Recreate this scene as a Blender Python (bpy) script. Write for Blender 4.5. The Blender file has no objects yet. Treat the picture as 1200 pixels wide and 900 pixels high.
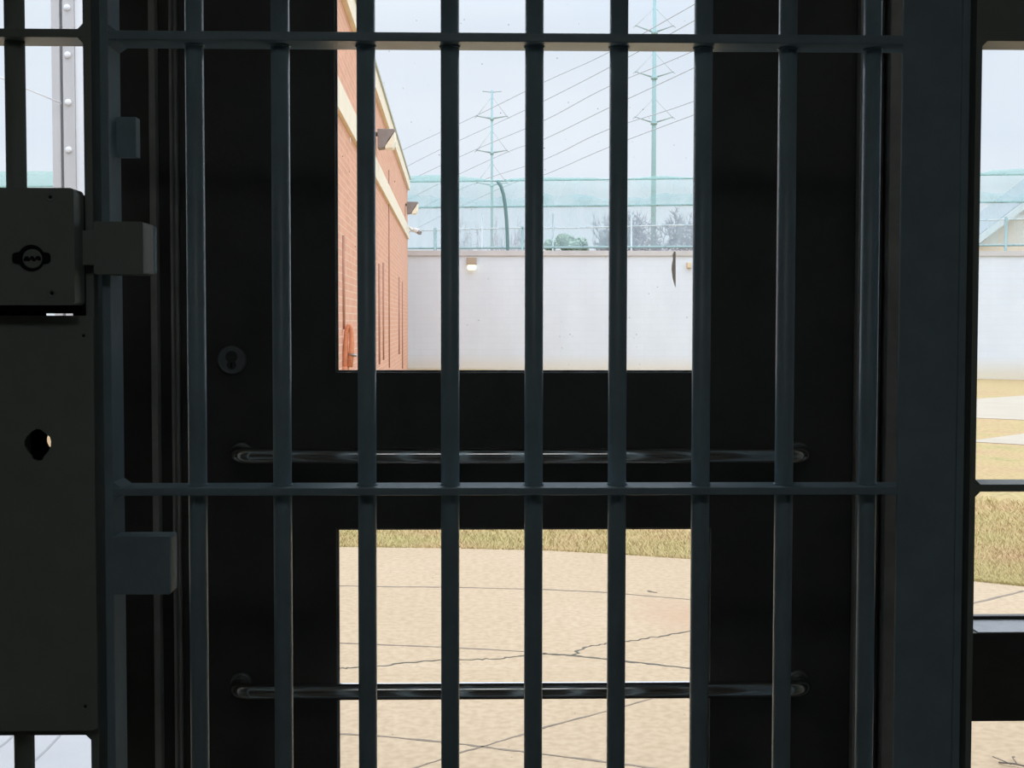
import bpy, bmesh, math, random
from mathutils import Vector, Matrix, noise
random.seed(7)
C = bpy.context.scene.collection
PI = math.pi

# ------------------------------------------------------------------ camera model
F = 1665.0
YAW = math.radians(1.4); PITCH = math.radians(2.54); ROLL = math.radians(0.08)
CAM = Vector((0.0, -1.95, 1.5))
fwd = Vector((math.sin(YAW)*math.cos(PITCH), math.cos(YAW)*math.cos(PITCH), -math.sin(PITCH)))
right = Vector((math.cos(YAW), -math.sin(YAW), 0))
up = right.cross(fwd)
r2 = right*math.cos(ROLL) + up*math.sin(ROLL)
u2 = up*math.cos(ROLL) - right*math.sin(ROLL)
right, up = r2, u2
head = Vector((math.sin(YAW), math.cos(YAW), 0))
def ray(px, py): return fwd + right*((px-600)/F) + up*((450-py)/F)
def P(px, py, Y):
    d = ray(px, py); return CAM + d*((Y-CAM.y)/d.y)
def X(px, Y, py=450): return P(px, py, Y).x
def Z(py, Y, px=600): return P(px, py, Y).z
def W(px, py, d):
    r = ray(px, py); return CAM + r*(d/r.dot(head))
def gh(x, y): return -0.00042*max(x, 0)*max(y-9, 0)          # the yard falls away gently to the right
def G(px, py):
    r = ray(px, py); t = -CAM.z/r.z; p = CAM + r*t
    for _ in range(6):
        t = (gh(p.x, p.y)-CAM.z)/r.z; p = CAM + r*t
    return p

# ------------------------------------------------------------------ materials
def mat(name, col, rough=0.6, metal=0.0, var=0.0, vscale=8.0, bump=0.0, bscale=60.0, spec=0.5, emit=None, es=1.0, stretch=None, col2=None):
    m = bpy.data.materials.new(name); m.use_nodes = True
    nt = m.node_tree; b = nt.nodes['Principled BSDF']
    b.inputs['Base Color'].default_value = (*col, 1); b.inputs['Roughness'].default_value = rough
    b.inputs['Metallic'].default_value = metal; b.inputs['Specular IOR Level'].default_value = spec
    geo = nt.nodes.new('ShaderNodeNewGeometry'); src = geo.outputs['Position']
    if stretch:
        mp = nt.nodes.new('ShaderNodeMapping'); mp.inputs['Scale'].default_value = stretch
        nt.links.new(src, mp.inputs['Vector']); src = mp.outputs['Vector']
    if var or col2:
        n = nt.nodes.new('ShaderNodeTexNoise'); n.inputs['Scale'].default_value = vscale; n.inputs['Detail'].default_value = 6
        n.inputs['Roughness'].default_value = 0.65
        nt.links.new(src, n.inputs['Vector'])
        r = nt.nodes.new('ShaderNodeValToRGB')
        r.color_ramp.elements[0].position = 0.33; r.color_ramp.elements[1].position = 0.67
        a = col; c = col2 if col2 else col
        r.color_ramp.elements[0].color = (*[max(0, k*(1-var)) for k in a], 1)
        r.color_ramp.elements[1].color = (*[min(1, k*(1+var)) for k in c], 1)
        nt.links.new(n.outputs['Fac'], r.inputs['Fac']); nt.links.new(r.outputs['Color'], b.inputs['Base Color'])
    if bump:
        n2 = nt.nodes.new('ShaderNodeTexNoise'); n2.inputs['Scale'].default_value = bscale; n2.inputs['Detail'].default_value = 5
        nt.links.new(src, n2.inputs['Vector'])
        bp = nt.nodes.new('ShaderNodeBump'); bp.inputs['Strength'].default_value = bump; bp.inputs['Distance'].default_value = 0.01
        nt.links.new(n2.outputs['Fac'], bp.inputs['Height']); nt.links.new(bp.outputs['Normal'], b.inputs['Normal'])
    if emit:
        b.inputs['Emission Color'].default_value = (*emit, 1); b.inputs['Emission Strength'].default_value = es
    return m

STEEL = mat('teal_painted_steel', (.39, .53, .62), .30, var=.10, vscale=14, bump=.12, bscale=240)
STEEL_LOCK = mat('grey_green_painted_steel', (.37, .42, .39), .42, var=.06, vscale=20, bump=.08, bscale=400)
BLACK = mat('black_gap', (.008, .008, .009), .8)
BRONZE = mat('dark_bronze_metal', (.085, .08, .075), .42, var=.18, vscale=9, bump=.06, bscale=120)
BRONZE_L = mat('pale_bronze_metal', (.50, .46, .44), .45, var=.2, vscale=12)  # paler bronze for the jamb strips and threshold
CHROME = mat('brushed_steel', (.72, .72, .72), .14, 1.0)
CHROME_D = mat('dull_steel', (.30, .31, .32), .4, .8, var=.1, vscale=40)
SILL = mat('frosted_aluminium_sill', (.66, .68, .72), .35, .3, var=.12, vscale=30)
SCREW = mat('dark_screw_steel', (.10, .11, .11), .4, .6)
GASKET = mat('grey_gasket', (.30, .31, .31), .55, var=.5, vscale=60, stretch=(1, 1, .4))
WALLIN = mat('interior_wall_paint', (.30, .31, .30), .8, var=.05)
FLOORIN = mat('dark_sealed_floor', (.16, .145, .12), .45, var=.15, vscale=3)
CEILIN = mat('interior_ceiling_paint', (.45, .45, .43), .9)
FACADE = mat('facade_render', (.42, .36, .30), .9, var=.08, vscale=5)
STONE = mat('cream_cast_stone', (.80, .73, .60), .85, var=.06, vscale=3)
WHITEPAINT = mat('white_trim_paint', (.86, .86, .86), .6)
GALV = mat('galvanised_steel', (.56, .545, .55), .5, .2, var=.08, vscale=6, stretch=(1, 1, .3))
GALV_W = mat('white_coated_steel', (.78, .79, .82), .5, var=.05, vscale=5, stretch=(1, 1, .2))
GALV_D = mat('weathered_grey_steel', (.42, .43, .44), .6, var=.12, vscale=8, stretch=(1, 1, .2))
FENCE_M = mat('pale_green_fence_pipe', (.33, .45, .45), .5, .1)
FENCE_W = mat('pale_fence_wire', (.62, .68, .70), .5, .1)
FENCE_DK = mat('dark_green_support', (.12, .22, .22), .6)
PYLON_M = mat('hazed_pylon_steel', (.30, .46, .47), .6)  # haze and netting tint put into the pylon colour as pale teal
PYLON_ARM = mat('hazed_pylon_arm', (.30, .38, .38), .6)  # same haze tint painted into the arms
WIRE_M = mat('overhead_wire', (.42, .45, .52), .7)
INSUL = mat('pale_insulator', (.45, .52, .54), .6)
LAMPBOX = mat('grey_lamp_housing', (.27, .25, .25), .6, var=.1)
LAMPBOX_B = mat('bronze_lamp_housing', (.42, .33, .25), .6)
LENS = mat('clear_lamp_lens', (.95, .90, .74), .25, var=.10, vscale=18)
LENS_ON = mat('lit_lamp_lens', (1, .95, .80), .3, emit=(1, .93, .72), es=1.0)
RUST = mat('rusty_orange_pipe', (.62, .26, .14), .7, var=.18, vscale=10)
CONDUIT = mat('brick_coloured_conduit', (.44, .25, .19), .8, var=.1)
HOUSE_W = mat('beige_house_wall', (.72, .64, .54), .9, var=.03)
ROOF_M = mat('grey_house_roof', (.31, .34, .36), .8)
TREE_M = mat('bare_tree_bark', (.34, .33, .38), .9)  # bark tone paled to stand for distance haze
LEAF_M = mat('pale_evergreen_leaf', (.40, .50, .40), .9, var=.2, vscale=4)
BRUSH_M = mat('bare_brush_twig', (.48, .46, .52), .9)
JOINT_M = mat('dirty_slab_joint', (.19, .15, .115), .95, var=.3, vscale=5)
CRACK_M = mat('mossy_crack', (.085, .075, .055), .95, var=.4, vscale=8)
CHIP_M = None
SPECK_M = mat('dirt_speck', (.10, .09, .08), .9)
TWIG_M = mat('dry_dead_twig', (.16, .13, .11), .9)

def yard_wall_mat():
    m = mat('white_painted_block', (.86, .88, .92), .9)
    nt = m.node_tree; b = nt.nodes['Principled BSDF']
    geo = nt.nodes.new('ShaderNodeNewGeometry')
    sx = nt.nodes.new('ShaderNodeSeparateXYZ'); cx = nt.nodes.new('ShaderNodeCombineXYZ')
    nt.links.new(geo.outputs['Position'], sx.inputs[0])
    nt.links.new(sx.outputs['X'], cx.inputs['X']); nt.links.new(sx.outputs['Z'], cx.inputs['Y'])
    br = nt.nodes.new('ShaderNodeTexBrick'); br.inputs['Scale'].default_value = 1
    br.inputs['Brick Width'].default_value = .40; br.inputs['Row Height'].default_value = .20
    br.inputs['Mortar Size'].default_value = .006
    br.inputs['Color1'].default_value = (.705, .765, .845, 1); br.inputs['Color2'].default_value = (.69, .75, .83, 1)
    br.inputs['Mortar'].default_value = (.66, .71, .78, 1)
    nt.links.new(cx.outputs[0], br.inputs['Vector'])
    n = nt.nodes.new('ShaderNodeTexNoise'); n.inputs['Scale'].default_value = .8; n.inputs['Detail'].default_value = 6
    mp = nt.nodes.new('ShaderNodeMapping'); mp.inputs['Scale'].default_value = (2.0, 1, .5)
    nt.links.new(geo.outputs['Position'], mp.inputs['Vector']); nt.links.new(mp.outputs[0], n.inputs['Vector'])
    r = nt.nodes.new('ShaderNodeValToRGB'); r.color_ramp.elements[0].position = .35; r.color_ramp.elements[1].position = .65
    r.color_ramp.elements[0].color = (.955, .955, .96, 1); r.color_ramp.elements[1].color = (1, 1, 1, 1)
    nt.links.new(n.outputs['Fac'], r.inputs['Fac'])
    mx = nt.nodes.new('ShaderNodeMix'); mx.data_type = 'RGBA'; mx.blend_type = 'MULTIPLY'; mx.inputs[0].default_value = 1
    nt.links.new(br.outputs['Color'], mx.inputs[6]); nt.links.new(r.outputs[0], mx.inputs[7])
    # yellowish splash-back stain along the foot of the wall
    mr = nt.nodes.new('ShaderNodeMapRange'); mr.inputs[1].default_value = -.1; mr.inputs[2].default_value = .45
    mr.inputs[3].default_value = .75; mr.inputs[4].default_value = 0
    nt.links.new(sx.outputs['Z'], mr.inputs[0])
    m2 = nt.nodes.new('ShaderNodeMix'); m2.data_type = 'RGBA'
    nt.links.new(mr.outputs[0], m2.inputs[0]); nt.links.new(mx.outputs[2], m2.inputs[6]); m2.inputs[7].default_value = (.70, .63, .48, 1)
    nt.links.new(m2.outputs[2], b.inputs['Base Color'])
    return m
YARDW = yard_wall_mat()

def brick_mat():
    m = mat('salmon_brick', (.7, .4, .28), .9)
    nt = m.node_tree; b = nt.nodes['Principled BSDF']
    geo = nt.nodes.new('ShaderNodeNewGeometry')
    sx = nt.nodes.new('ShaderNodeSeparateXYZ'); cx = nt.nodes.new('ShaderNodeCombineXYZ')
    ad = nt.nodes.new('ShaderNodeMath'); ad.operation = 'ADD'
    nt.links.new(geo.outputs['Position'], sx.inputs[0])
    nt.links.new(sx.outputs['X'], ad.inputs[0]); nt.links.new(sx.outputs['Y'], ad.inputs[1])
    nt.links.new(ad.outputs[0], cx.inputs['X']); nt.links.new(sx.outputs['Z'], cx.inputs['Y'])
    br = nt.nodes.new('ShaderNodeTexBrick'); br.inputs['Scale'].default_value = 1
    br.inputs['Brick Width'].default_value = .30; br.inputs['Row Height'].default_value = .10
    br.inputs['Mortar Size'].default_value = .007
    br.inputs['Color1'].default_value = (.71, .375, .258, 1); br.inputs['Color2'].default_value = (.62, .32, .216, 1)
    br.inputs['Mortar'].default_value = (.70, .50, .385, 1)
    nt.links.new(cx.outputs[0], br.inputs['Vector'])
    nt.links.new(br.outputs['Color'], b.inputs['Base Color'])
    return m
BRICK = brick_mat()

def concrete_mat():
    m = mat('tan_concrete', (.70, .59, .44), .95)
    nt = m.node_tree; b = nt.nodes['Principled BSDF']
    geo = nt.nodes.new('ShaderNodeNewGeometry')
    n = nt.nodes.new('ShaderNodeTexNoise'); n.inputs['Scale'].default_value = .55; n.inputs['Detail'].default_value = 7; n.inputs['Roughness'].default_value = .6
    nt.links.new(geo.outputs['Position'], n.inputs['Vector'])
    r = nt.nodes.new('ShaderNodeValToRGB'); r.color_ramp.elements[0].position = .3; r.color_ramp.elements[1].position = .72
    r.color_ramp.elements[0].color = (.40, .298, .190, 1); r.color_ramp.elements[1].color = (.44, .335, .226, 1)
    nt.links.new(n.outputs['Fac'], r.inputs['Fac'])
    n2 = nt.nodes.new('ShaderNodeTexNoise'); n2.inputs['Scale'].default_value = 28; n2.inputs['Detail'].default_value = 3
    nt.links.new(geo.outputs['Position'], n2.inputs['Vector'])
    r2 = nt.nodes.new('ShaderNodeValToRGB'); r2.color_ramp.elements[0].position = .35; r2.color_ramp.elements[1].position = .6
    r2.color_ramp.elements[0].color = (.84, .82, .79, 1); r2.color_ramp.elements[1].color = (1, 1, 1, 1)
    nt.links.new(n2.outputs['Fac'], r2.inputs['Fac'])
    mx = nt.nodes.new('ShaderNodeMix'); mx.data_type = 'RGBA'; mx.blend_type = 'MULTIPLY'; mx.inputs[0].default_value = 1
    nt.links.new(r.outputs[0], mx.inputs[6]); nt.links.new(r2.outputs[0], mx.inputs[7])
    # faint rust-orange stain patch
    st = G(800, 722)
    sub = nt.nodes.new('ShaderNodeVectorMath'); sub.operation = 'SUBTRACT'; sub.inputs[1].default_value = st
    nt.links.new(geo.outputs['Position'], sub.inputs[0])
    sc = nt.nodes.new('ShaderNodeVectorMath'); sc.operation = 'MULTIPLY'; sc.inputs[1].default_value = (2.2, 1.5, 0)
    nt.links.new(sub.outputs[0], sc.inputs[0])
    ln = nt.nodes.new('ShaderNodeVectorMath'); ln.operation = 'LENGTH'; nt.links.new(sc.outputs[0], ln.inputs[0])
    n3 = nt.nodes.new('ShaderNodeTexNoise'); n3.inputs['Scale'].default_value = 3.0; nt.links.new(geo.outputs['Position'], n3.inputs['Vector'])
    ad = nt.nodes.new('ShaderNodeMath'); ad.operation = 'ADD'; nt.links.new(ln.outputs['Value'], ad.inputs[0]); nt.links.new(n3.outputs['Fac'], ad.inputs[1])
    mr = nt.nodes.new('ShaderNodeMapRange'); mr.inputs[1].default_value = .5; mr.inputs[2].default_value = 1.35; mr.inputs[3].default_value = .55; mr.inputs[4].default_value = 0
    nt.links.new(ad.outputs[0], mr.inputs[0])
    m2 = nt.nodes.new('ShaderNodeMix'); m2.data_type = 'RGBA'
    nt.links.new(mr.outputs[0], m2.inputs[0]); nt.links.new(mx.outputs[2], m2.inputs[6]); m2.inputs[7].default_value = (.37, .225, .14, 1)
    nt.links.new(m2.outputs[2], b.inputs['Base Color'])
    return m
CONC = concrete_mat()
CONC_G = mat('grey_white_concrete', (.34, .335, .34), .95, var=.05, vscale=2)
CONC_W = mat('pale_concrete', (.40, .345, .275), .95, var=.05, vscale=1.5)

def grass_mat():
    m = mat('dry_lawn', (.5, .4, .2), .95)
    nt = m.node_tree; b = nt.nodes['Principled BSDF']
    geo = nt.nodes.new('ShaderNodeNewGeometry')
    n = nt.nodes.new('ShaderNodeTexNoise'); n.inputs['Scale'].default_value = .9; n.inputs['Detail'].default_value = 9; n.inputs['Roughness'].default_value = .7
    nt.links.new(geo.outputs['Position'], n.inputs['Vector'])
    r = nt.nodes.new('ShaderNodeValToRGB'); e = r.color_ramp.elements
    e[0].position = .30; e[0].color = (0.369, 0.237, 0.139, 1.000); e[1].position = .70; e[1].color = (0.266, 0.255, 0.099, 1.000)
    k = e.new(.45); k.color = (0.441, 0.310, 0.153, 1.000); k = e.new(.58); k.color = (0.420, 0.324, 0.139, 1.000)
    nt.links.new(n.outputs['Fac'], r.inputs['Fac'])
    n2 = nt.nodes.new('ShaderNodeTexNoise'); n2.inputs['Scale'].default_value = 22; n2.inputs['Detail'].default_value = 4
    nt.links.new(geo.outputs['Position'], n2.inputs['Vector'])
    r2 = nt.nodes.new('ShaderNodeValToRGB'); r2.color_ramp.elements[0].position = .35; r2.color_ramp.elements[1].position = .62
    r2.color_ramp.elements[0].color = (0.720, 0.700, 0.660, 1.000); r2.color_ramp.elements[1].color = (1, 1, 1, 1)
    nt.links.new(n2.outputs['Fac'], r2.inputs['Fac'])
    mx = nt.nodes.new('ShaderNodeMix'); mx.data_type = 'RGBA'; mx.blend_type = 'MULTIPLY'; mx.inputs[0].default_value = 1
    nt.links.new(r.outputs[0], mx.inputs[6]); nt.links.new(r2.outputs[0], mx.inputs[7])
    nt.links.new(mx.outputs[2], b.inputs['Base Color'])
    return m
LAWN = grass_mat()

def blade_mat():
    m = mat('dry_grass_blade', (.56, .385, .20), .9, var=.08, vscale=1.2, col2=(.42, .36, .15)); return m
BLADE = blade_mat()

def glass_mat():
    m = bpy.data.materials.new('clear_window_glass'); m.use_nodes = True
    nt = m.node_tree; nt.nodes.clear()
    o = nt.nodes.new('ShaderNodeOutputMaterial'); t = nt.nodes.new('ShaderNodeBsdfTransparent'); g = nt.nodes.new('ShaderNodeBsdfGlossy')
    t.inputs[0].default_value = (.975, .985, .985, 1); g.inputs['Roughness'].default_value = .02
    mx = nt.nodes.new('ShaderNodeMixShader'); fr = nt.nodes.new('ShaderNodeFresnel'); fr.inputs[0].default_value = 1.35
    nt.links.new(fr.outputs[0], mx.inputs[0])
    nt.links.new(t.outputs[0], mx.inputs[1]); nt.links.new(g.outputs[0], mx.inputs[2]); nt.links.new(mx.outputs[0], o.inputs[0])
    return m
GLASS = glass_mat()

def net_mat(name, col, lo, hi, sc, stretch):
    m = bpy.data.materials.new(name); m.use_nodes = True
    nt = m.node_tree; nt.nodes.clear()
    o = nt.nodes.new('ShaderNodeOutputMaterial'); t = nt.nodes.new('ShaderNodeBsdfTransparent')
    d = nt.nodes.new('ShaderNodeBsdfDiffuse'); d.inputs[0].default_value = (*col, 1)
    tr = nt.nodes.new('ShaderNodeBsdfTranslucent'); tr.inputs[0].default_value = (*col, 1)
    m1 = nt.nodes.new('ShaderNodeMixShader'); m1.inputs[0].default_value = .5
    nt.links.new(d.outputs[0], m1.inputs[1]); nt.links.new(tr.outputs[0], m1.inputs[2])
    geo = nt.nodes.new('ShaderNodeNewGeometry'); mp = nt.nodes.new('ShaderNodeMapping'); mp.inputs['Scale'].default_value = stretch
    n = nt.nodes.new('ShaderNodeTexNoise'); n.inputs['Scale'].default_value = sc; n.inputs['Detail'].default_value = 2
    nt.links.new(geo.outputs['Position'], mp.inputs['Vector']); nt.links.new(mp.outputs[0], n.inputs['Vector'])
    mr = nt.nodes.new('ShaderNodeMapRange'); mr.inputs[1].default_value = .3; mr.inputs[2].default_value = .7
    mr.inputs[3].default_value = lo; mr.inputs[4].default_value = hi
    nt.links.new(n.outputs['Fac'], mr.inputs[0])
    mx = nt.nodes.new('ShaderNodeMixShader'); nt.links.new(mr.outputs[0], mx.inputs[0])
    nt.links.new(t.outputs[0], mx.inputs[1]); nt.links.new(m1.outputs[0], mx.inputs[2]); nt.links.new(mx.outputs[0], o.inputs[0])
    return m
NET_TOP = net_mat('green_tinted_netting', (.40, .61, .63), .24, .44, 1.0, (1.4, 1, .5))
NET_FOLD = net_mat('folded_green_netting', (.32, .56, .60), .02, .45, .8, (1.8, 1, 1.0))
NET_HEM = net_mat('netting_hem', (.42, .66, .64), .45, .65, 1.0, (1.4, 1, .6))
CHIP_M = net_mat('dark_peeling_film', (.80, .75, .72), .90, .98, 200.0, (1, 1, 1))
NET_LOW = net_mat('pale_fence_mesh', (.48, .64, .70), .25, .42, 1.0, (2.5, 1, .4))
HAZE_NET = None

# ------------------------------------------------------------------ mesh helpers
WLOC = {}
def bm_new(): return bmesh.new()
def box(bm, x0, x1, y0, y1, z0, z1):
    if x0 > x1: x0, x1 = x1, x0
    if y0 > y1: y0, y1 = y1, y0
    if z0 > z1: z0, z1 = z1, z0
    v = [bm.verts.new(p) for p in ((x0,y0,z0),(x1,y0,z0),(x1,y1,z0),(x0,y1,z0),(x0,y0,z1),(x1,y0,z1),(x1,y1,z1),(x0,y1,z1))]
    for f in ((3,2,1,0),(4,5,6,7),(0,1,5,4),(1,2,6,5),(2,3,7,6),(3,0,4,7)): bm.faces.new([v[i] for i in f])
    return bm
def tube(bm, pts, r, n=10, caps=True):
    pts = [Vector(p) for p in pts]; rings = []
    rr = r if isinstance(r, (list, tuple)) else [r]*len(pts)
    prev = None
    for i, p in enumerate(pts):
        t = (pts[min(i+1, len(pts)-1)] - pts[max(i-1, 0)]).normalized()
        if prev is None:
            a = Vector((0, 0, 1)) if abs(t.z) < .9 else Vector((1, 0, 0))
            u = t.cross(a).normalized()
        else:
            u = (prev - t*prev.dot(t)).normalized()
        prev = u; w = t.cross(u)
        rings.append([bm.verts.new(p + (u*math.cos(2*PI*k/n) + w*math.sin(2*PI*k/n))*rr[i]) for k in range(n)])
    for a, b in zip(rings, rings[1:]):
        for k in range(n):
            f = bm.faces.new((a[k], a[(k+1) % n], b[(k+1) % n], b[k])); f.smooth = True
    if caps:
        bm.faces.new(rings[0][::-1]); bm.faces.new(rings[-1])
    return bm
def cyl(bm, p0, p1, r, n=20): return tube(bm, [p0, p1], r, n)
def lathe_y(bm, c, prof, n=32):
    """profile of (radius, y offset) turned about the y axis through c"""
    rings = []
    for r, y in prof:
        rings.append([bm.verts.new((c[0]+r*math.cos(2*PI*k/n), c[1]+y, c[2]+r*math.sin(2*PI*k/n))) for k in range(n)])
    for a, b in zip(rings, rings[1:]):
        for k in range(n):
            f = bm.faces.new((a[k], a[(k+1) % n], b[(k+1) % n], b[k])); f.smooth = True
    bm.faces.new(rings[-1]); bm.faces.new(rings[0][::-1])
    return bm
def plate(bm, outer, y0, y1, holes=()):
    """x,z outline with holes, extruded from y0 to y1"""
    es = []
    for loop in [outer]+list(holes):
        vs = [bm.verts.new((x, y0, z)) for x, z in loop]
        es += [bm.edges.new((vs[i], vs[(i+1) % len(vs)])) for i in range(len(vs))]
    res = bmesh.ops.triangle_fill(bm, use_beauty=True, use_dissolve=False, edges=es)
    fs = [g for g in res['geom'] if isinstance(g, bmesh.types.BMFace)]
    ex = bmesh.ops.extrude_face_region(bm, geom=fs)
    bmesh.ops.translate(bm, verts=[g for g in ex['geom'] if isinstance(g, bmesh.types.BMVert)], vec=(0, y1-y0, 0))
    return bm
def rrect(x0, x1, z0, z1, r, n=6, corners=(1, 1, 1, 1)):
    pts = []
    for (cx, cz, a0, on) in ((x1-r, z1-r, 0, corners[0]), (x0+r, z1-r, 90, corners[1]), (x0+r, z0+r, 180, corners[2]), (x1-r, z0+r, 270, corners[3])):
        if on:
            for k in range(n+1):
                a = math.radians(a0+90*k/n); pts.append((cx+r*math.cos(a), cz+r*math.sin(a)))
        else:
            a = math.radians(a0+45); pts.append((cx+(r if math.cos(a) > 0 else -r), cz+(r if math.sin(a) > 0 else -r)))
    return pts
def quad(bm, a, b, c, d): bm.faces.new([bm.verts.new(p) for p in (a, b, c, d)]); return bm
def prism(bm, pts, z0f, z1):
    """top polygon pts (Vectors), straight sides going down by z1"""
    top = [bm.verts.new(p) for p in pts]; bot = [bm.verts.new(p-Vector((0, 0, z1))) for p in pts]
    n = len(pts); bm.faces.new(top); bm.faces.new(bot[::-1])
    for i in range(n): bm.faces.new((top[i], bot[i], bot[(i+1) % n], top[(i+1) % n]))
    return bm
def obj(name, bm, m, parent=None, bevel=0, seg=2, label=None, cat=None, group=None, kind=None):
    bmesh.ops.recalc_face_normals(bm, faces=bm.faces)
    xs = [v.co for v in bm.verts]
    lo = Vector((min(v.x for v in xs), min(v.y for v in xs), min(v.z for v in xs)))
    hi = Vector((max(v.x for v in xs), max(v.y for v in xs), max(v.z for v in xs)))
    o0 = Vector(((lo.x+hi.x)/2, (lo.y+hi.y)/2, lo.z))
    bmesh.ops.translate(bm, verts=bm.verts, vec=-o0)
    me = bpy.data.meshes.new(name); bm.to_mesh(me); bm.free(); me.materials.append(m)
    o = bpy.data.objects.new(name, me); C.objects.link(o)
    if parent: o.parent = parent; o.location = o0 - WLOC[parent.name]
    else: o.location = o0
    WLOC[o.name] = o0
    if bevel:
        b = o.modifiers.new('bevel', 'BEVEL'); b.width = bevel; b.segments = seg; b.limit_method = 'ANGLE'; b.angle_limit = math.radians(40)
        b.harden_normals = False
    tag(o, label, cat, group, kind)
    return o
def tag(o, label=None, cat=None, group=None, kind=None):
    for k, v in (('label', label), ('category', cat), ('group', group), ('kind', kind)):
        if v: o[k] = v
    return o
def thing(name, loc, label=None, cat=None, group=None, kind=None):
    o = bpy.data.objects.new(name, None); C.objects.link(o); o.location = loc; o.empty_display_size = .1
    WLOC[o.name] = Vector(loc); return tag(o, label, cat, group, kind)
def dup(root, dloc):
    """a copy of a thing with copies of its parts and sub-parts"""
    r = root.copy(); C.objects.link(r); r.location = root.location + Vector(dloc); WLOC[r.name] = WLOC[root.name]+Vector(dloc)
    for ch in list(root.children):
        c = ch.copy(); C.objects.link(c); c.parent = r
        for g in list(ch.children):
            d = g.copy(); C.objects.link(d); d.parent = c
    return r

GATE_H = 2.46
YB = .065                                   # depth of the flat steel frames
# ================================================================== central bar grille
gx0, gx1 = X(131, 0), X(1053, 0)
grille = thing('bar_grille', ((gx0+gx1)/2, .03, 0), 'teal steel bar grille in front of the dark glazed door', 'bars')
postz = (0, GATE_H)
obj('frame_post', box(bm_new(), X(121, 0), gx0, 0, YB, 0, GATE_H), STEEL, grille, .0012)
obj('wide_post', box(bm_new(), gx1, X(1121.5, 0), -.001, .006, 0, GATE_H), STEEL, grille, .0012)
obj('post_web', box(bm_new(), gx1+.030, X(1121.5, 0)-.02, .006, .06, 0, GATE_H), STEEL, grille, .001)
obj('edge_strip', box(bm_new(), X(1122.3, 0), X(1131.5, 0), .001, YB, 0, GATE_H), STEEL, grille, .0012)
def rail_profile(bm, x0, x1, z0, z1, y0=0, y1=YB, gus=.010, left=True, right=True):
    box(bm, x0, x1, y0, y1, z0, z1)
    return bm
zU0, zU1 = Z(49, 0), Z(38.3, 0)
zL0, zL1 = Z(580.5, 0), Z(571.5, 0)
rails = []
for nm, z0, z1 in (('top_rail', zU0, zU1), ('middle_rail', zL0, zL1)):
    bm = box(bm_new(), gx0-.001, gx1+.031, .0, YB, z0, z1)
    obj('rail', bm, STEEL, grille, .0015)
for z0 in (.30, GATE_H-.02):
    obj('rail', box(bm_new(), gx0-.001, gx1+.031, 0, YB, z0, z0+.0125), STEEL, grille, .0015)
# small fillet welds where the rails meet the posts
for (z0, z1) in ((zU0, zU1), (zL0, zL1)):
    for xx, s in ((gx0, 1),):
        for zz, sz in ((z1, 1), (z0, -1)):
            bm = bm_new()
            a = [bm.verts.new((xx, y, zz)) for y in (.003, YB-.003)]
            b = [bm.verts.new((xx+s*.011, y, zz)) for y in (.003, YB-.003)]
            c = [bm.verts.new((xx, y, zz+sz*.008)) for y in (.003, YB-.003)]
            bm.faces.new((a[0], b[0], c[0])); bm.faces.new((a[1], c[1], b[1]))
            bm.faces.new((a[0], a[1], b[1], b[0])); bm.faces.new((b[0], b[1], c[1], c[0])); bm.faces.new((c[0], c[1], a[1], a[0]))
            obj('weld_fillet', bm, STEEL, grille)
YBAR = .034; RB = .0129
barpx = [231, 330.5, 430, 527.5, 625.5, 723.5, 821.5, 919.5, 1017.5]
def bar_mesh(x):
    bm = cyl(bm_new(), (x, YBAR, .02), (x, YBAR, GATE_H), RB, 28)
    for zz in (zU0-.0015, zL0-.001, zL1+.001, zU1+.001):      # lumpy weld ring
        n = 22; pts = [(x+(RB+.0006)*math.cos(2*PI*k/n), YBAR+(RB+.0006)*math.sin(2*PI*k/n), zz+.0008*math.sin(3*k)) for k in range(n+1)]
        tube(bm, pts, .0012, 6, False)
    return bm
b0 = None
for p in barpx:
    x = X(p, YBAR)
    if b0 is None:
        b0 = obj('bar', bar_mesh(x), STEEL, grille); bx0 = x
    else:
        c = b0.copy(); C.objects.link(c); c.parent = grille; c.location = b0.location + Vector((x-bx0, 0, 0)); c.rotation_euler = (0, 0, random.uniform(0, .0))
# strike boxes welded to the left frame post
k1 = thing('strike', (X(139, 0), 0, Z(322, -.03)), None)
k1.parent = grille; k1.location = WLOC[k1.name]-WLOC[grille.name]
bm = plate(bm_new(), rrect(X(110, -.03, 290), X(167.5, -.03, 290), Z(321.5, -.03, 140), Z(259.5, -.03, 140), .003), -.03, .035)
obj('strike_box', bm, STEEL_LOCK, k1, .002, 3, label='grey-green square strike box')
box_b = plate(bm_new(), rrect(X(131, 0, 290), X(169, 0.0, 290)+.006, Z(320, 0, 140), Z(262, 0, 140), .004), .034, .050)
obj('strike_box_backing', box_b, STEEL, k1, .003, 3)
bm = plate(bm_new(), rrect(X(131, 0, 660), X(199.5, 0, 660), Z(696.5, 0, 160), Z(629, 0, 160), .002), -.0008, .045)
obj('lower_strike_box', bm, STEEL, grille, .0025, 3)
bm = box(bm_new(), X(131, .045, 160), X(160.5, .045, 160), .040, .064, Z(184, .045, 150), Z(137.5, .045, 150))
obj('upper_strike_plate', bm, STEEL, grille, .001)

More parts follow.
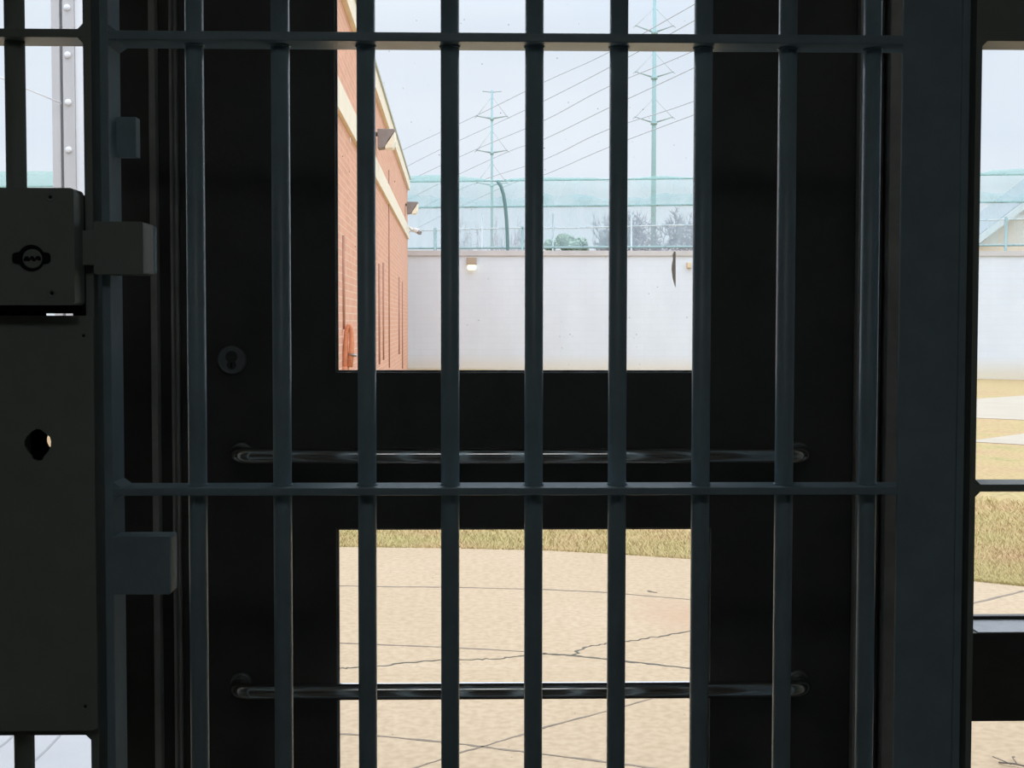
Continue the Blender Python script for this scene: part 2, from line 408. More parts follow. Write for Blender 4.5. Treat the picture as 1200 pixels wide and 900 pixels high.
# ================================================================== left barred gate with lock
lg = thing('barred_gate', (X(0, 0), .03, 0), 'barred steel gate at the far left carrying the lock box and the large cover plate', 'gate')
sx0, sx1 = X(101.5, 0), X(111.5, 0)
gl = sx1 - .98
obj('gate_stile', box(bm_new(), sx0, sx1, 0, YB, .04, 2.42), STEEL_LOCK, lg, .0012)
obj('gate_stile', box(bm_new(), gl, gl+.012, 0, YB, .04, 2.42), STEEL_LOCK, lg, .0012)
zg0, zg1 = Z(43.4, 0, 50), Z(33.4, 0, 50)
def gate_rail(z0, z1, xa=gl+.012, xb=sx0, parent=lg, m=STEEL_LOCK):
    bm = box(bm_new(), xa-.001, xb+.001, 0, YB, z0, z1)
    for zz, s in ((z1, 1), (z0, -1)):
        for xx, sx in ((xb, -1), (xa, 1)):
            a = [bm.verts.new((xx, y, zz)) for y in (.001, YB-.02)]
            b = [bm.verts.new((xx+sx*.0075, y, zz)) for y in (.001, YB-.02)]
            c = [bm.verts.new((xx, y, zz+s*.0075)) for y in (.001, YB-.02)]
            bm.faces.new((a[0], b[0], c[0])); bm.faces.new((a[1], c[1], b[1]))
            bm.faces.new((b[0], b[1], c[1], c[0])); bm.faces.new((a[0], a[1], b[1], b[0])); bm.faces.new((c[0], c[1], a[1], a[0]))
    return obj('gate_rail', bm, m, parent, .0008)
gate_rail(zg0, zg1)
zb1 = Z(858, 0, 50); zb0 = Z(861.8, 0, 50)
gate_rail(zb0, zb1+.004)
gate_rail(.16, .172); gate_rail(2.40, 2.412)
for i in range(8):
    x = X(19.5, YBAR, 220) - i*.116
    if i == 0:
        gb = obj('gate_bar', cyl(bm_new(), (x, YBAR, .16), (x, YBAR, 2.41), .0138, 28), STEEL_LOCK, lg); gbx = x
    else:
        c = gb.copy(); C.objects.link(c); c.parent = lg; c.location = gb.location+Vector((x-gbx, 0, 0))
# cover plate with keyhole
YC = -.016
cx1 = X(111.6, YC, 600); cz1, cz0 = Z(369.8, YC, 50), Z(856.5, YC, 50); cx0 = cx1-.36
def khole(cx, cz, r, ear, vertical):
    pts = []
    for k in range(48):
        a = 2*PI*k/48; q = r
        d = abs(math.sin(a)) if vertical else abs(math.cos(a))
        if d > .93: q = r+ear*(1-((1-d)/.07))
        pts.append((cx+q*math.cos(a), cz+q*math.sin(a)))
    return pts
hc = P(44, 520, YC)
h1 = [(hc.x+px_*.00117*1.0, hc.z+pz_*.00117) for px_, pz_ in
      ((0, -20), (5, -19), (7, -15), (12, -9), (15, -3), (15.5, 3), (14, 8), (9, 12), (4, 16.5), (-2, 17), (-7, 14), (-12, 9), (-15, 3), (-15, -3), (-12, -9), (-8, -13), (-6, -18))]
bm = plate(bm_new(), rrect(cx0, cx1, cz0, cz1, .007, corners=(1, 1, 1, 1)), YC, YC+.006, [h1[::-1]])
cover = obj('cover_plate', bm, STEEL_LOCK, lg, .0012)
hb = P(44, 520, YC)
h2 = [(hb.x+.0060+.0148*math.cos(2*PI*k/28), hb.z-.0005+.0150*math.sin(2*PI*k/28)) for k in range(28)]
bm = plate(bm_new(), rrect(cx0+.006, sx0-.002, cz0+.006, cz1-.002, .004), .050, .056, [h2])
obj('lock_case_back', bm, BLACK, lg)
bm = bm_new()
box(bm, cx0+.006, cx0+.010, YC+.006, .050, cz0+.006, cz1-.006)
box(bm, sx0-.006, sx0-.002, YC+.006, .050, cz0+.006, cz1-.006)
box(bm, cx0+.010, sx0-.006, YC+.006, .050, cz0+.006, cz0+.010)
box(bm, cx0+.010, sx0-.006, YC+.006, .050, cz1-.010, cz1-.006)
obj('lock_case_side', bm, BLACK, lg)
def screw(px, py, Y, parent, r=.0052):
    c = P(px, py, Y)
    bm = lathe_y(bm_new(), (c.x, Y, c.z), [(r, .002), (r, -.0006), (r*.86, -.0010), (r*.80, -.0007), (r*.42, -.0009), (r*.40, .0005)], 24)
    s = obj('screw', bm, STEEL_LOCK, parent)
    bm = lathe_y(bm_new(), (c.x, Y, c.z), [(r*.38, .0012), (r*.38, -.0009), (r*.30, -.0011)], 6)
    obj('screw_socket', bm, BLACK, s)
screw(98, 393.5, YC, lg); screw(100, 828, YC, lg)
# lock box
YL = -.062
lx1 = X(87, YL, 290); lz1, lz0 = Z(220, YL, 50), Z(357.5, YL, 50); lx0 = lx1-.20
lb = obj('lock_box', plate(bm_new(), rrect(lx0, lx1, lz0, lz1, .006), YL, YL+.048), STEEL_LOCK, lg, .0022, 3)
screw(59, 231, YL, lg, .0062); screw(61, 343.5, YL, lg, .0062)
# bracket behind the lock box; leaves a narrow slit of daylight underneath
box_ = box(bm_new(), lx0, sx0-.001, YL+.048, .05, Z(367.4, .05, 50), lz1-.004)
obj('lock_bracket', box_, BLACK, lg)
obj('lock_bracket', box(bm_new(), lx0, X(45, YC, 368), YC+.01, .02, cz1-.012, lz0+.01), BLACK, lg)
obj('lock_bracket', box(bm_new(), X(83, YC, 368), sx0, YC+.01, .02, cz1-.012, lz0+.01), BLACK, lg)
# key cylinder of the lock box
kc = P(37, 302.5, YL)
s = .00115
ring = []
for k in range(64):
    a = 2*PI*k/64; q = 15.2
    d = abs(math.cos(a))
    if d > .90: q = 15.2 + 6.5*min(1, (d-.90)/.07)
    ring.append((kc.x+q*s*math.cos(a), kc.z+q*s*math.sin(a)*1.0))
ky = obj('keyhole', plate(bm_new(), ring, YL-.0012, YL+.002), BLACK, lg)
obj('key_core', lathe_y(bm_new(), (kc.x+.0016, YL, kc.z-.0008), [(11*s, .002), (11*s, -.0022), (10*s, -.0028)], 32), STEEL_LOCK, ky)
zz = [(-10, -1.5), (-8, 2.5), (-4.5, 2.6), (-3, .2), (-1.4, 2.8), (1, 3), (3, .2), (5, 3), (8.5, 3), (10, 1), (10, -2), (7, -2.4), (5.5, -.6), (3, -3.2), (1, -3), (-1, -.6), (-3, -3), (-7, -2.8), (-9, -2.8)]
obj('keyway', plate(bm_new(), [(kc.x+.0016+a*s, kc.z-.0008+b*s) for a, b in zz][::-1], YL-.0034, YL-.002), BLACK, ky)
# bolt
obj('bolt', box(bm_new(), X(88, -.02, 290), X(114, -.02, 290), -.022, .012, Z(310.5, -.02, 100), Z(270, -.02, 100)), STEEL_LOCK, lg, .0008)

# ================================================================== right barred panel
rp = thing('bar_partition', (X(1250, 0), .03, 0), 'barred steel panel at the right edge, daylight showing through it', 'bars')
rx0, rx1 = X(1139, 0, 450), X(1145.2, 0, 450)
rr = rx0+1.0
obj('panel_stile', box(bm_new(), rx0-.001, rx1, 0, YB, .02, 2.46), STEEL_LOCK, rp, .0008)
obj('panel_stile', box(bm_new(), rr-.012, rr, 0, YB, .02, 2.46), STEEL_LOCK, rp, .0012)
gate_rail(Z(576.3, 0, 1170), Z(567.8, 0, 1170), rx1, rr-.012, rp)
gate_rail(.16, .172, rx1, rr-.012, rp)
zt = Z(48, 0, 1170)
gate_rail(zt, zt+.0125, rx1, rr-.012, rp)
obj('panel_plate', box(bm_new(), rx1, rr-.012, .003, .010, zt+.0125, 2.44), STEEL_LOCK, rp)
for i in range(7):
    x = rx1+.110+i*.120
    if i == 0:
        gb = obj('panel_bar', cyl(bm_new(), (x, YBAR, .16), (x, YBAR, 2.44), RB, 28), STEEL_LOCK, rp); gbx = x
    else:
        c = gb.copy(); C.objects.link(c); c.parent = rp; c.location = gb.location+Vector((x-gbx, 0, 0))

# ================================================================== door, frame and sidelights
YD = .42; TD = .045
dz1 = 2.34
dx0, dx1 = X(212, YD), X(1000, YD)
door = thing('door_1', ((dx0+dx1)/2, YD+TD/2, 0), kind='structure')
wx0, wx1 = X(393, YD, 300), X(833.5, YD, 300)
wz0, wz1 = Z(436.5, YD), 2.24
vx0, vx1 = X(394.5, YD, 700), X(832.5, YD, 700)
vz1, vz0 = Z(619, YD), .26
bm = bm_new()
outer = [(dx0, .012), (dx1, .012), (dx1, dz1), (dx0, dz1)]
h_a = [(wx0, wz0), (wx0, wz1), (wx1, wz1), (wx1, wz0)]
h_b = [(vx0, vz0), (vx0, vz1), (vx1, vz1), (vx1, vz0)]
plate(bm, outer, YD, YD+TD, [h_a, h_b])
leaf = obj('door_leaf', bm, BRONZE, door, .001)
for nm, a, b, c, d in (('upper_glass', wx0, wx1, wz0, wz1), ('lower_glass', vx0, vx1, vz0, vz1)):
    bm = bm_new(); t = .0035
    yb0, yb1 = YD+.008, YD+.016
    box(bm, a, a+t, yb0, yb1, c, d); box(bm, b-t, b, yb0, yb1, c, d)
    box(bm, a+t, b-t, yb0, yb1, c, c+t); box(bm, a+t, b-t, yb0, yb1, d-t, d)
    obj('glazing_bead', bm, GASKET, door)
    g = obj('glass_pane', box(bm_new(), a+.001, b-.001, YD+.017, YD+.023, c+.001, d-.001), GLASS, door)
    if nm == 'upper_glass':
        yg = YD+.0165
        cp = [(790, 294.5), (791.7, 295), (791.7, 337), (790.5, 334), (788.3, 326), (787.0, 316), (787.3, 310), (788.6, 304), (788.2, 299)]
        obj('peeling_film_scrap', plate(bm_new(), [(P(x, y, yg).x, P(x, y, yg).z) for x, y in cp], yg-.0008, yg+.0006), CHIP_M, g, label='dark torn scrap stuck to the glass')
        bm = bm_new()
        sp = [(647, 339), (658, 377), (656, 394), (661, 395), (665, 395), (668, 392), (671, 394), (704, 384), (710, 301), (740, 394), (743, 396), (746, 392), (805, 372), (790, 170), (743, 184), (741, 166), (701, 166), (666, 120), (450, 97), (456, 60), (502, 100), (489, 141), (482, 143), (565, 75), (596, 29), (544, 23), (600, 212), (488, 24), (665, 5), (804, 185), (666, 346)]
        for _ in range(70): sp.append((random.uniform(400, 812), random.uniform(5, 430)))
        for x, y in sp:
            c = P(x, y, yg); r = random.uniform(.0003, .0009)
            lathe_y(bm, (c.x, yg, c.z), [(r, .0004), (r*.8, -.0002)], 6)
        obj('dirt_specks', bm, SPECK_M, g, kind='stuff')
    else:
        yg = YD+.0165; bm = bm_new()
        for _ in range(40):
            c = P(random.uniform(402, 808), random.uniform(640, 890), yg); r = random.uniform(.0003, .0007)
            lathe_y(bm, (c.x, yg, c.z), [(r, .0004), (r*.8, -.0002)], 6)
        obj('dirt_specks', bm, SPECK_M, g, kind='stuff')
# push bars
def push_bar(py, px0=263, px1=957):
    Yb = YD-.062; r = .0142
    a, b = P(px0, py, Yb), P(px1, py, Yb); z = a.z; e = .026
    pts = []
    xl, xr = a.x+.004, b.x-.004
    pts.append((xl+r, YD, z))
    for k in range(7):
        t = math.radians(90*k/6)
        pts.append((xl+r+e-e*math.cos(t), Yb+e-e*math.sin(t), z))
    for k in range(7):
        t = math.radians(90*k/6)
        pts.append((xr-r-e+e*math.sin(t), Yb+e-e*math.cos(t), z))
    pts.append((xr-r, YD, z))
    h = obj('push_bar', tube(bm_new(), pts, r, 24), CHROME, door)
    for x in (xl+r, xr-r):
        obj('push_bar_flange', lathe_y(bm_new(), (x, YD, z), [(.019, .001), (.019, -.003), (.0165, -.007), (.0145, -.008)], 28), CHROME_D, h)
push_bar(534.5); push_bar(811)
# key cylinder in the door
dc = P(272, 421.5, YD)
cy = obj('lock_cylinder', lathe_y(bm_new(), (dc.x, YD, dc.z), [(.0245, .001), (.0245, -.004), (.0225, -.0075), (.020, -.0080), (.0195, -.006)], 40), CHROME_D, door)
fc = plate(bm_new(), [(dc.x+.0098*math.cos(2*PI*k/24), dc.z+.005+.0098*math.sin(2*PI*k/24)) for k in range(24)], YD-.0075, YD-.005)
plate(fc, [(dc.x+.0075*math.cos(2*PI*k/24), dc.z-.0085+.0075*math.sin(2*PI*k/24)) for k in range(24)], YD-.0088, YD-.005)
obj('cylinder_core', fc, SCREW, cy)
obj('key_slot', box(bm_new(), dc.x-.0012, dc.x+.0014, YD-.0093, YD-.006, dc.z-.0135, dc.z-.0045), BLACK, cy)

# door frame with stepped jambs
fr = thing('trim_1', (X(180, YD), YD, 0), kind='structure')
mx0 = X(107, YD)
def tr(x0, x1, y0, y1, z0, z1, m=BRONZE, name='jamb'): return obj(name, box(bm_new(), x0, x1, y0, y1, z0, z1), m, fr, .0012)
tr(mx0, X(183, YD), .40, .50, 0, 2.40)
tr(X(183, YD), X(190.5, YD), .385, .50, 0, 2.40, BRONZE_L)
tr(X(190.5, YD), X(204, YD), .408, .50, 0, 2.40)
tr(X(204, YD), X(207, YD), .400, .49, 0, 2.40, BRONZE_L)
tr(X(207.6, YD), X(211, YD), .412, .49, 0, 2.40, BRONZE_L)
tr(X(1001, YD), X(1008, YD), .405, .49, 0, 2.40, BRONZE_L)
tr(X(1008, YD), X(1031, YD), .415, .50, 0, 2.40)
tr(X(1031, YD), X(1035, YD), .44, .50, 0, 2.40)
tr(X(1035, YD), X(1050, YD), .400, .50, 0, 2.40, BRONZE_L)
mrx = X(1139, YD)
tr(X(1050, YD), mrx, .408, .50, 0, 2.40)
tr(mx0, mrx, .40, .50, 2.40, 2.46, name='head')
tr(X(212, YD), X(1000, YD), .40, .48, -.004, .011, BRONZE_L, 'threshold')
SLL, SLR = mx0-.95, mrx+.95
def sidelight(nm, x0, x1, w):
    t = thing(nm, ((x0+x1)/2, .45, 0), kind='structure')
    ztop, zbot = Z(742, .37, 1170), Z(845.5, .37, 1170)
    obj('window_rail', box(bm_new(), x0-.03, x1+.03, .37, .475, zbot, ztop), BRONZE, t, .002)
    yb = .475
    obj('window_sill', box(bm_new(), x0, x1, .372, .474, ztop, ztop+.0015), SILL, t)
    zq = Z(727.5, yb, 1170); 
    obj('window_bead', box(bm_new(), x0, x1, yb, yb+.018, ztop-.02, Z(722, yb, 1170)), BRONZE, t)
    obj('window_rail', box(bm_new(), x0, x1, .40, .50, 2.38, 2.46), BRONZE, t, .001)
    obj('window_rail', box(bm_new(), x0, x1, .40, .50, 0, .08), BRONZE, t, .001)
    for a in ((x0-.05, x0) if x0 < -1 else (x1, x1+.05),):
        obj('window_frame', box(bm_new(), a[0], a[1], .40, .50, 0, 2.46), BRONZE, t, .001)
    obj('window_glass', box(bm_new(), x0, x1, .478, .483, ztop, 2.38), GLASS, t)
    obj('window_glass', box(bm_new(), x0, x1, .478, .483, .08, zbot), GLASS, t)
    return t
sidelight('window_1', SLL, mx0, 1); sidelight('window_2', mrx, SLR, 1)

# ================================================================== room shell
RX, RY, RZ = 3.0, -5.6, 2.9
S = dict(kind='structure')
obj('floor', box(bm_new(), -RX, RX, RY, .50, -.12, 0), FLOORIN, **S)
obj('ceiling', box(bm_new(), -RX, RX, RY, .50, RZ, RZ+.12), CEILIN, **S)
obj('wall_left', box(bm_new(), -RX-.15, -RX, RY, .50, -.12, RZ+.12), WALLIN, **S)
obj('wall_right', box(bm_new(), RX, RX+.15, RY, .50, -.12, RZ+.12), WALLIN, **S)
obj('wall_back', box(bm_new(), -RX-.15, RX+.15, RY-.15, RY, -.12, RZ+.12), WALLIN, **S)
bm = bm_new()
box(bm, -RX-.15, SLL-.05, .40, .62, 0, RZ); box(bm, SLR+.05, RX+.15, .40, .62, 0, RZ); box(bm, SLL-.05, SLR+.05, .40, .62, 2.46, RZ)
obj('wall_front', bm, FACADE, **S)
bm = bm_new(); box(bm, -RX, -1.62, -.02, .06, 0, RZ)
obj('wall_side_left', bm, WALLIN, **S)
bm = bm_new(); box(bm, rr+.004, RX, -.02, .06, 0, RZ)
obj('wall_side_right', bm, WALLIN, **S)
bm = bm_new(); box(bm, -1.62, rr+.004, -.01, .06, 2.475, RZ)
obj('wall_bulkhead', bm, WALLIN, **S)
obj('wall_pier', box(bm_new(), -1.62, gl-.004, -.01, .06, 0, 2.475), WALLIN, **S)

# ceiling light of the room, behind the camera
lt = thing('ceiling_light', (0, -2.3, RZ), 'long ceiling light fixture in the room behind the bars', 'ceiling light')
obj('light_housing', box(bm_new(), -.65, .65, -2.62, -1.98, RZ-.06, RZ-.001), WHITEPAINT, lt, .004)
obj('light_diffuser', box(bm_new(), -.62, .62, -2.60, -2.00, RZ-.075, RZ-.06), mat('lit_diffuser', (1, 1, 1), .5, emit=(.95, 1, .96), es=1.6), lt)

# ================================================================== outdoors
# lawn that slopes gently
bm = bm_new(); xs = [-120, -60, -25, -10, 0, 4, 8, 12, 16, 22, 30, 45, 80, 160]; ys = [.62, 3, 6, 9, 12, 16, 20, 26, 32, 40, 48, 60, 90, 160, 420]
grid = [[bm.verts.new((x, y, (gh(x, min(y, 60)) if x < 30 else gh(30, min(y, 60)))-.03)) for x in xs] for y in ys]
for a, b in zip(grid, grid[1:]):
    for i in range(len(xs)-1): bm.faces.new((a[i], a[i+1], b[i+1], b[i]))
obj('lawn', bm, LAWN, **S)
def slab(name, pix, m, thick=.10, dz=0.0):
    pts = [G(*p)+Vector((0, 0, dz)) if isinstance(p, tuple) else p for p in pix]
    return obj(name, prism(bm_new(), pts, 0, thick), m, **S)
edge = [(395, 641), (480, 642), (540, 643), (637, 645), (713, 649), (813, 655.5), (900, 661.5), (1000, 669), (1100, 677.5), (1145, 681.5), (1200, 687), (1290, 697), (1400, 712)]
el = G(395, 641)
pts = [Vector((-7, .63, 0)), Vector((7.2, .63, 0))]+[G(*p) for p in edge[::-1]]+[Vector((el.x-2.5, el.y+.1, 0)), Vector((-7, el.y, 0))]
apron = slab('concrete_apron', pts, CONC)
# diverging footpaths seen at the right
slab('footpath', [(1090, 467.5), (1145, 466), (1200, 462.3), (1280, 458), (1290, 492), (1200, 490.3), (1145, 488), (1090, 486)], CONC_W, .08, -.022)
slab('footpath', [(1085, 519), (1145, 513.5), (1200, 506), (1290, 495), (1300, 528), (1200, 518.8), (1145, 515.8)], CONC_W, .08, -.022)

def ribbon(bm, pix, w, dz=.0015, jag=0, sub=6):
    pts = [G(*p) for p in pix]; fine = []
    for a, b in zip(pts, pts[1:]):
        for k in range(sub): fine.append(a.lerp(b, k/sub))
    fine.append(pts[-1])
    L = []
    for i, p in enumerate(fine):
        t = (fine[min(i+1, len(fine)-1)]-fine[max(i-1, 0)]); t.z = 0; t.normalize(); n = Vector((-t.y, t.x, 0))
        j = random.uniform(-jag, jag); ww = w*random.uniform(.5, 1.4) if jag else w
        q = p+n*j; q.z = gh(q.x, q.y)+dz
        L.append((q+n*ww/2, q-n*ww/2))
    vs = [(bm.verts.new(a), bm.verts.new(b), bm.verts.new(a-Vector((0, 0, .004))), bm.verts.new(b-Vector((0, 0, .004)))) for a, b in L]
    for a, b in zip(vs, vs[1:]):
        bm.faces.new((a[0], b[0], b[1], a[1])); bm.faces.new((a[0], a[2], b[2], b[0])); bm.faces.new((a[1], b[1], b[3], a[3]))
    return bm
def mark(name, pix, w, m, jag=0): obj(name, ribbon(bm_new(), pix, w, jag=jag), m, apron)
mark('slab_joint', [(380, 686), (450, 687.5), (540, 688.5), (640, 691), (713, 694.5), (813, 703)], .020, JOINT_M, .004)
mark('slab_joint', [(380, 753), (445, 755.5), (517, 758.5), (615, 763.5), (640, 766)], .016, JOINT_M, .003)
mark('slab_joint', [(637, 766), (672, 768.5), (713, 772.5), (750, 777), (813, 784), (870, 790)], .020, CRACK_M, .006)
mark('slab_crack', [(395, 784), (410, 782.5), (445, 781), (480, 776.5), (517, 773), (560, 773), (590, 771.5), (613, 768), (637, 766)], .013, CRACK_M, .012)
mark('slab_crack', [(672, 768), (682, 760), (695, 757), (713, 753.5), (740, 751), (775, 745.5), (813, 738.5), (860, 732)], .012, CRACK_M, .012)
mark('slab_joint', [(380, 860), (440, 862), (517, 869.5), (560, 874.5), (620, 882), (713, 893.5), (800, 905)], .014, JOINT_M, .003)
mark('slab_joint', [(470, 905), (517, 890), (540, 882), (567, 874.5), (615, 860), (640, 852), (713, 833), (813, 805), (900, 782)], .010, JOINT_M, .003)
mark('slab_crack', [(759, 692.5), (764, 694), (770, 694.5)], .02, CRACK_M, .004)
mark('slab_joint', [(1090, 716), (1145, 706), (1200, 692.5)], .02, JOINT_M, .003)
pale = slab('walkway', [p+Vector((0, 0, .02)) for p in (G(240, 930), G(-420, 930), G(-330, 830), G(235, 830))], CONC_G, .05)
for q in ([(36, 903), (56, 884), (76, 862), (98, 838)], [(-14, 893), (8, 876), (22, 862), (45, 838)]):
    obj('slab_joint', ribbon(bm_new(), q, .010, dz=.0212), mat('pale_joint', (.25, .245, .25), .95), pale)

# grass blades along the edge of the apron and on the nearer lawn: nobody could count them
bm = bm_new()
def blade(p, h):
    a = random.uniform(0, PI); w = random.uniform(.004, .010); d = Vector((math.cos(a)*w, math.sin(a)*w, 0)); tip = p+Vector((random.uniform(-.05, .05), random.uniform(-.02, .07), h))
    bm.faces.new((bm.verts.new(p-d), bm.verts.new(p+d), bm.verts.new(tip)))
def bezier_edge_y(px):
    for (a, b), (c, d) in zip(edge, edge[1:]):
        if a <= px <= c: return b+(d-b)*(px-a)/(c-a)
    return edge[0][1]
for _ in range(32000):
    px = random.uniform(385, 830) if random.random() < .6 else random.uniform(1135, 1215)
    py = bezier_edge_y(px) - (random.random()**(1.3 if px < 900 else 2.2))*(34 if px < 900 else 100) - .3
    if px > 900 and 504 < py < 520: continue
    p = G(px, py); p.z -= .03; blade(p, random.uniform(.034, .052))
obj('grass', bm, BLADE, kind='stuff')

# yard wall
wl, wr = (300, 432.2, 294.6), (1260, 445.2, 297.5)
A0, A1 = W(478, 430.8, 45.2), W(1180, 443, 42.8)
def lerp2(a, b, t): return a+(b-a)*t
dirw = (A1-A0); dirw.z = 0
def WP(px, py):
    """point on the yard wall plane seen at a pixel"""
    n = Vector((-dirw.y, dirw.x, 0)); r = ray(px, py); t = (A0-CAM).dot(n)/r.dot(n); return CAM+r*t
def wallbox(bm, pxa, pxb, ya_t, yb_t, ya_b, yb_b, off0, off1):
    n = Vector((-dirw.y, dirw.x, 0)).normalized()
    if n.y < 0: n = -n
    q = [WP(pxa, ya_b), WP(pxb, yb_b), WP(pxb, yb_t), WP(pxa, ya_t)]
    f = [bm.verts.new(p+n*off0) for p in q]; b = [bm.verts.new(p+n*off1) for p in q]
    bm.faces.new(f); bm.faces.new(b[::-1])
    for i in range(4): bm.faces.new((f[i], b[i], b[(i+1) % 4], f[(i+1) % 4]))
    return bm
yw = thing('yard_wall', (WP(800, 434).x, WP(800, 434).y, 0), 'long white painted block wall closing off the yard', 'wall')
obj('block_face', wallbox(bm_new(), -700, 1900, 299, 300.2, 440, 462, 0, .25), YARDW, yw)
obj('wall_coping', wallbox(bm_new(), -700, 1900, 292.0, 295.2, 299, 300.2, -.05, .30), mat('dusty_white_coping', (.56, .55, .56), .9, var=.06, vscale=2), yw)

# fence behind the wall
def fp(px, py, dd=1.2):
    p = WP(px, py); r = ray(px, py); return CAM + (p-CAM)*(1+dd/(p-CAM).length)
fence = thing('security_fence', (fp(800, 293).x, fp(800, 293).y, 0), 'tall green netted security fence rising behind the white wall', 'fence')
def slope(px, y0, y1): return y0+(y1-y0)*(px-478)/(1180-478)
def frail(y0, y1, r, m, name='fence_rail', wob=0):
    pts = [fp(px, slope(px, y0, y1)+wob*math.sin(px*.03)) for px in range(-300, 1600, 60)]
    obj(name, tube(bm_new(), pts, r, 6), m, fence)
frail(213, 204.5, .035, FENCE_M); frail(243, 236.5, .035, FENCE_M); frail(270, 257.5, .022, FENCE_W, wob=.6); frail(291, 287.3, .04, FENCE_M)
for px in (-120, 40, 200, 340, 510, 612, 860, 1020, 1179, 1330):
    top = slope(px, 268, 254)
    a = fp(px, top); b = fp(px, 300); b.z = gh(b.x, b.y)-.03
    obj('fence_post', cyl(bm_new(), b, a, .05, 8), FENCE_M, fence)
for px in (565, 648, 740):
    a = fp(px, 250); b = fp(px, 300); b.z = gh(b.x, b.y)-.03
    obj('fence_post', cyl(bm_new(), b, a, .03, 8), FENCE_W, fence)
# curved outrigger arm
arm = [fp(x, y, .6) for x, y in ((583, 212), (587, 218), (590, 228), (592, 240), (593.5, 256), (594.5, 275), (595, 293))]
foot = arm[-1].copy(); foot.z = -.03
obj('curved_support', tube(bm_new(), arm+[foot], .055, 8), FENCE_DK, fence)
# netting: upper rolled band and lower mesh sheet
topy = [(-300, 215), (40, 201), (100, 203), (300, 210), (478, 207), (510, 205.5), (530, 206.5), (565, 209.5), (583, 214), (600, 209.5), (625, 208), (660, 208.5), (700, 209), (715, 212), (740, 209.5), (775, 206.5), (813, 209), (900, 213), (1000, 205), (1145, 203.5), (1165, 200), (1200, 198), (1260, 200), (1600, 196)]
def ty(px):
    for (a, b), (c, d) in zip(topy, topy[1:]):
        if a <= px <= c: t = (px-a)/(c-a); t = t*t*(3-2*t); return b+(d-b)*t
    return topy[-1][1]
bm = bm_new(); rows = []
pxs = list(range(-300, 1600, 12))
for px in pxs:
    y1 = slope(px, 243, 236.5)+1.5; y0 = ty(px); col = []
    for k in range(13):
        t = k/12; yy = y0+(y1-y0)*t
        bulge = .45*math.sin(PI*t)**.7+.06*math.sin(px*.35)
        p = fp(px, yy, 1.2); p.y -= bulge*1.0
        col.append(bm.verts.new(p))
    rows.append(col)
for a, b in zip(rows, rows[1:]):
    for k in range(12): f = bm.faces.new((a[k], a[k+1], b[k+1], b[k])); f.smooth = True
obj('rolled_netting', bm, NET_TOP, fence)
bm = bm_new(); rows = []
for px in pxs:
    y0 = ty(px); y1 = slope(px, 213, 204.5)
    rows.append([bm.verts.new(fp(px, y0-.8+(y1-y0+.8)*k/3, 1.05-.06*math.sin(k))) for k in range(4)])
for a, b in zip(rows, rows[1:]):
    for k in range(3): f = bm.faces.new((a[k], a[k+1], b[k+1], b[k])); f.smooth = True
obj('netting_hem', bm, NET_HEM, fence)
bm = bm_new(); rows = []
for px in pxs:
    y1 = slope(px, 242, 235.5); h = 10+2.5*math.sin(px*.041)+2*math.sin(px*.13+1)+1.5*math.sin(px*.29)
    rows.append([bm.verts.new(fp(px, y1-h*k/4, .7-.12*math.sin(PI*k/4)+.05*math.sin(px*.4))) for k in range(5)])
for a, b in zip(rows, rows[1:]):
    for k in range(4): f = bm.faces.new((a[k], a[k+1], b[k+1], b[k])); f.smooth = True
obj('netting_fold', bm, NET_FOLD, fence)
bm = bm_new(); rows = []
for px in pxs:
    y0 = slope(px, 243, 236.5); y1 = slope(px, 292, 288); rows.append([bm.verts.new(fp(px, y, 1.2+.05*math.sin(px*.2))) for y in (y0, (y0+y1)/2, y1)])
for a, b in zip(rows, rows[1:]):
    for k in range(2): f = bm.faces.new((a[k], a[k+1], b[k+1], b[k])); f.smooth = True
obj('mesh_sheet', bm, NET_LOW, fence)

# brick building on the left
VPX = 531.0; DE, DN = 44.2, 13.0
def bp(px, py): 
    d = 53*DE/(VPX-px); return W(px, py, d)
far_b = bp(478, 430); near_b = W(VPX-53*DE/DN, 430, DN); far_b.z = near_b.z = 0
bd = (far_b-near_b).normalized(); bn = Vector((-bd.y, bd.x, 0))
if bn.x > 0: bn = -bn             # pointing into the building
def BW(px, py):
    """point on the brick wall seen at a pixel"""
    n = bn; r = ray(px, py); t = (near_b-CAM).dot(n)/r.dot(n); return CAM+r*t
zc0 = BW(478, 224).z; zc1 = BW(478, 211.5).z
zbd0 = BW(477, 279).z; zbd1 = BW(477, 265.5).z
def bbox_(bm, s0, s1, o0, o1, z0, z1):
    c = [near_b+bd*s0+bn*o0, near_b+bd*s1+bn*o0, near_b+bd*s1+bn*o1, near_b+bd*s0+bn*o1]
    lo = [bm.verts.new((p.x, p.y, z0)) for p in c]; hi = [bm.verts.new((p.x, p.y, z1)) for p in c]
    bm.faces.new(lo[::-1]); bm.faces.new(hi)
    for i in range(4): bm.faces.new((lo[i], lo[(i+1) % 4], hi[(i+1) % 4], hi[i]))
    return bm
Lb = (far_b-near_b).length
bb = thing('brick_building', near_b+bd*Lb/2+bn*.9, 'salmon brick building with cream stone band along the left of the yard', 'building')
obj('brick_wall', bbox_(bm_new(), 0, Lb, 0, 1.8, -.05, zc0), BRICK, bb)
obj('coping', bbox_(bm_new(), -.06, Lb+.06, -.07, 1.87, zc0, zc1), STONE, bb)
obj('coping_flashing', bbox_(bm_new(), -.08, Lb+.08, -.10, 1.90, zc1, zc1+.05), mat('green_grey_flashing', (.42, .46, .42), .6), bb)
obj('stone_band', bbox_(bm_new(), -.04, Lb+.04, -.05, .02, zbd0, zbd1), STONE, bb)
def sof(px): p = BW(px, 400); return (p-near_b).dot(bd)
